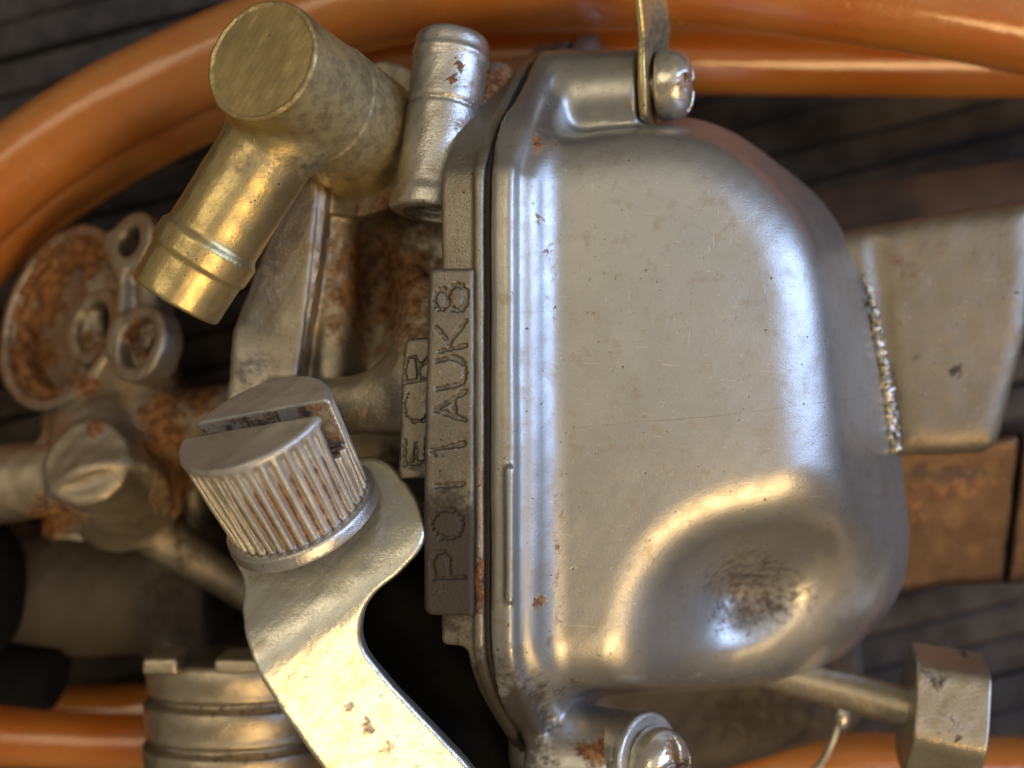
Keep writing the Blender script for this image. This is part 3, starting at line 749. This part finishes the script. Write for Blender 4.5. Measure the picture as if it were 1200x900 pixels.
# axes across the ring: ea points up the picture
ea = nrm(np.array([0.30, 0.92, 0.0]) - rn * (np.array([0.30, 0.92, 0]) @ rn)); eb = np.cross(ea, rn)
def ring_pt(px, py):          # a point of the ring's plane seen there
    c = np.array([0, 0, D]); d = W(px, py, -3.4) - c
    return c + d * (((RC - c) @ rn) / (d @ rn))
R1 = float(np.linalg.norm(ring_pt(30, 477) - ring_pt(103, 262))) / 2
p1 = ring_pt(160, 402); p2 = ring_pt(152, 283)
def f_c2(p):
    u, r = axial(p, RC, -rn)
    o = smax(r - R1, np.maximum(-u, u - 1.0), 0.06)
    u1, r1 = axial(p, p1, -rn); u2, r2 = axial(p, p2, -rn)
    b1 = smax(r1 - 0.55, np.maximum(-u1 - 0.02, u1 - 0.38), 0.06); b2 = smax(r2 - 0.46, np.maximum(-u2 - 0.02, u2 - 0.38), 0.06)
    web = np.minimum(f_cap(p, RC - rn * 0.25, p1 - rn * 0.25, 0.22), f_cap(p, RC - rn * 0.25, p2 - rn * 0.25, 0.22))
    web = smin(web, f_cap(p, p1 - rn * 0.3, p2 - rn * 0.3, 0.16), 0.1)
    f = smin(smin(smin(o, b1, 0.2), b2, 0.2), web, 0.15)
    f = smax(f, -np.maximum(r - R1 * 0.88, u - 0.16), 0.05)
    f = smax(f, -np.maximum(r - R1 * 0.74, u - 0.48), 0.06)
    # inner column with its bore
    hc = ring_pt(95, 378) - rn * 0.3
    uh, rh = axial(p, hc, -rn)
    f = smin(f, smax(rh - 0.58, np.maximum(-uh - 0.12, uh - 1), 0.05), 0.12)
    f = smax(f, -np.maximum(rh - 0.38, uh - 1.0), 0.05)
    f = smin(f, f_cap(p, ring_pt(75, 300) - rn * 0.5, ring_pt(90, 440) - rn * 0.5, 0.14), 0.15)
    f = smax(f, -np.maximum(r1 - 0.36, u1 - 0.25), 0.04); f = smax(f, -np.maximum(axial(p, p1 + eb * 0.06, -rn)[1] - 0.17, u1 - 1.2), 0.04)
    f = smax(f, -np.maximum(r2 - 0.22, u2 - 0.9), 0.04)
    return f + wob(p, 0.012, 2) + wob(p, 0.006, 6)
sdf('chamber', f_c2, (-10.4, -2.2, -6.0), (-3.6, 4.4, 0.6), 0.05, M['back'], carb2,
    rust=[(60, 330, 26, 55, .75), (45, 420, 24, 40, .75), (105, 300, 22, 26, .7), (100, 450, 24, 20, .6), (160, 400, 18, 26, .5), (110, 400, 14, 20, .5)], grime_shade=[(95, 375, 18, 34, .4), (165, 402, 10, 20, .5), (150, 282, 8, 18, .6), (75, 300, 16, 30, .45)],
    extra=lambda P: {'rust': 0.8 * (np.abs(axial(P.astype(np.float32), RC, -rn)[1] / R1 - 0.81) < 0.075) * (axial(P.astype(np.float32), RC, -rn)[0] > 0.05)})
def f_c2b(p):
    f = f_cap(p, W(-60, 575, -3.6), W(60, 560, -3.4), 0.62, 0.55)
    f = smin(f, f_cyl(p, W(112, 470, -3.7), W(128, 588, -2.6), 0.62, 0.85, 0.1), 0.15)
    hx = f_cyl(p, W(100, 540, -2.2), W(150, 575, -3.6), 0.60, 0.95, 0.08)
    f = smin(f, hx, 0.1)
    f = smin(f, f_cap(p, W(185, 440, -3.6), W(150, 540, -3.1), 0.35, 0.45), 0.12)
    f = smin(f, f_cap(p, W(75, 480, -3.6), W(70, 540, -3.4), 0.28), 0.12)
    f = smin(f, f_cap(p, W(130, 590, -3.5), W(330, 720, -3.9), 0.40, 0.25), 0.2)
    f = smin(f, f_cap(p, W(180, 500, -3.6), W(300, 490, -3.2), 0.5, 0.55), 0.3)
    f = smin(f, f_box(p, W(170, 560, -5.4), (1.3, 1.3, 1.2), None, 0.3), 0.3)
    return f + wob(p, 0.015, 2.5) + wob(p, 0.008, 7)
sdf('linkage_casting', f_c2b, (-11, -5.2, -6.9), (-3.6, 1.4, -1.2), 0.055, M['back'], carb2,
    rust=[(190, 500, 30, 50, .7), (60, 610, 40, 30, .6), (205, 560, 30, 60, .5), (110, 500, 16, 14, .7), (230, 440, 30, 60, .7)], grime_shade=[(230, 420, 40, 60, .7), (220, 640, 40, 50, .5), (60, 480, 60, 16, .4)])
def f_c2c(p):
    f = f_cyl(p, W(-80, 690, -4.9), W(260, 690, -4.7), 1.12, 1.0, 0.1)
    f = smin(f, f_cap(p, W(190, 650, -4.2), W(215, 790, -4.2), 0.45, 0.55), 0.2)
    return f + wob(p, 0.02, 2)
sdf('barrel', f_c2c, (-12, -6.5, -6.4), (-3.6, -1.6, -3.3), 0.06, M['back'], carb2, rust=[(230, 710, 60, 50, .6), (100, 640, 90, 20, .5)], grime_shade=[(110, 700, 260, 110, 1.0)])

# black knob at the left edge
bk = sdf('rubber_cap', lambda p: f_ell(p, W(-32, 690, -3.6), (0.75, 1.15, 0.9)) , W(-32, 690, -3.6) - 1.6, W(-32, 690, -3.6) + 1.6, 0.06, M['rubber'], carb2); bk['label'] = 'black rubber cap at the left edge'
sdf('rubber_sleeve', lambda p: f_cyl(p, W(-20, 780, -4.2), W(70, 795, -4.2), 0.55, 0.5, 0.1), W(20, 790, -4.2) - [1.6, 1.2, 1.2], W(20, 790, -4.2) + [1.6, 1.2, 1.2], 0.06, M['rubber'], carb2)

# ------------------------------------------------------------------ grooved piston at the lower left
pd = nrm([0.0, 1.0, -0.10]); PC = W(285, 766, -3.3)
def f_pist(p):
    u, r = axial(p, PC, -pd)
    g = np.zeros(len(p))
    for c in (0.55, 1.15, 1.78): g = np.maximum(g, np.clip(1.5 - np.abs(u - c) / 0.05, 0, 1))
    rad = 1.36 - 0.11 * g + 0.02 * np.sin(u * 11)
    c = smax(r - rad, np.maximum(-u, u - 3.2), 0.08)
    return c + wob(p, 0.008, 3)
pist = sdf('grooved_spigot', f_pist, PC + [-1.7, -3.5, -1.8], PC + [1.7, 0.5, 1.8], 0.035, M['piston'], carb2, grime_shade=[(270, 832, 110, 4, .5), (270, 888, 110, 4, .5)], rust=[(330, 810, 40, 30, .25)])
for (x, wd, hh) in ((196, 0.24, 0.11), (292, 0.40, 0.10)):
    cpt = W(x, 774, -2.25)
    tb = sdf('tab', lambda p, c=cpt, a=wd, b=hh: f_box(p, c, (a, b, 0.35), None, 0.05) + wob(p, 0.008, 4), cpt - 0.7, cpt + 0.7, 0.035, M['piston'], None)
    tb.parent = pist; tb.data.transform(__import__('mathutils').Matrix.Translation(-np.array(carb2['_base']) * S))

# ------------------------------------------------------------------ orange hoses
def hose(label, pts, r, name='hose'):
    path = catmull([W(*q) for q in pts], 14, False)
    P, Q = sweep(path, r, 40, cap=False); P2, Q2 = sweep(path, r * 0.60, 32, cap=False)
    Q = np.array(Q); Q2 = np.array(Q2)[:, ::-1] + len(P)
    P = np.concatenate([P, P2]); Q = np.concatenate([Q, Q2])
    o = mesh_obj(name, P, Q, M['hose'], None, {'rust': np.zeros(len(P)), 'grime_shade': np.zeros(len(P))})
    o['label'] = label; o['category'] = 'hose'; o['group'] = 'orange fuel hoses on the table'
    return o
hose('thick orange hose arching from left edge over the brass inlet, upper of the pair', [(-260, 520, -4.0), (-120, 330, -3.9), (0, 215, -3.8), (100, 143, -3.7), (200, 92, -3.6), (300, 48, -3.6), (420, 8, -3.5), (560, -16, -3.4), (700, -25, -3.3), (820, -24, -3.2), (960, -8, -3.1), (1100, 12, -3.0), (1300, 52, -3.0), (1500, 110, -3.2)], 0.66)
hose('orange hose running straight behind the upper screw, lower of the top pair', [(-240, 600, -5.0), (-100, 390, -5.0), (0, 270, -4.9), (100, 196, -4.9), (200, 140, -4.8), (300, 102, -4.8), (450, 76, -4.8), (600, 68, -4.8), (800, 66, -4.8), (1000, 68, -4.8), (1200, 70, -4.8), (1500, 72, -4.8)], 0.60)
hose('orange hose emerging from behind the grooved metal spigot at lower left', [(-200, 848, -5.0), (0, 862, -5.4), (120, 868, -5.45), (260, 872, -5.45), (420, 900, -5.2), (600, 960, -5.4)], 0.50)
hose('thin dark orange hose just above the bright one left of the grooved spigot', [(-200, 800, -5.9), (0, 828, -5.9), (120, 832, -5.8), (260, 824, -5.8), (420, 800, -5.9)], 0.42)
hose('orange hose curving past below the wire clip and hex collar', [(700, 1010, -5.0), (800, 935, -5.0), (880, 905, -5.0), (980, 898, -5.0), (1100, 900, -5.1), (1250, 905, -5.2), (1500, 920, -5.2)], 0.52)

# ------------------------------------------------------------------ wooden batten behind the outlet block
P, Q = boxmesh((0, 0, 0), (7, 0.42, 0.5), None, 0.06)
b = mesh_obj('wooden_batten', P, Q, M['brownwood'], None, None, False)
b.location = W(1110, 232, -6.09) * S; b.rotation_euler = (0, 0, math.radians(9))
b['label'] = 'dark brown wooden batten lying behind the outlet end of the carburettor'; b['category'] = 'batten'

for o in bpy.data.objects:
    if '_base' in o: del o['_base']
print('TRIS', sum(len(o.data.polygons) for o in bpy.data.objects if o.type == 'MESH') * 2)
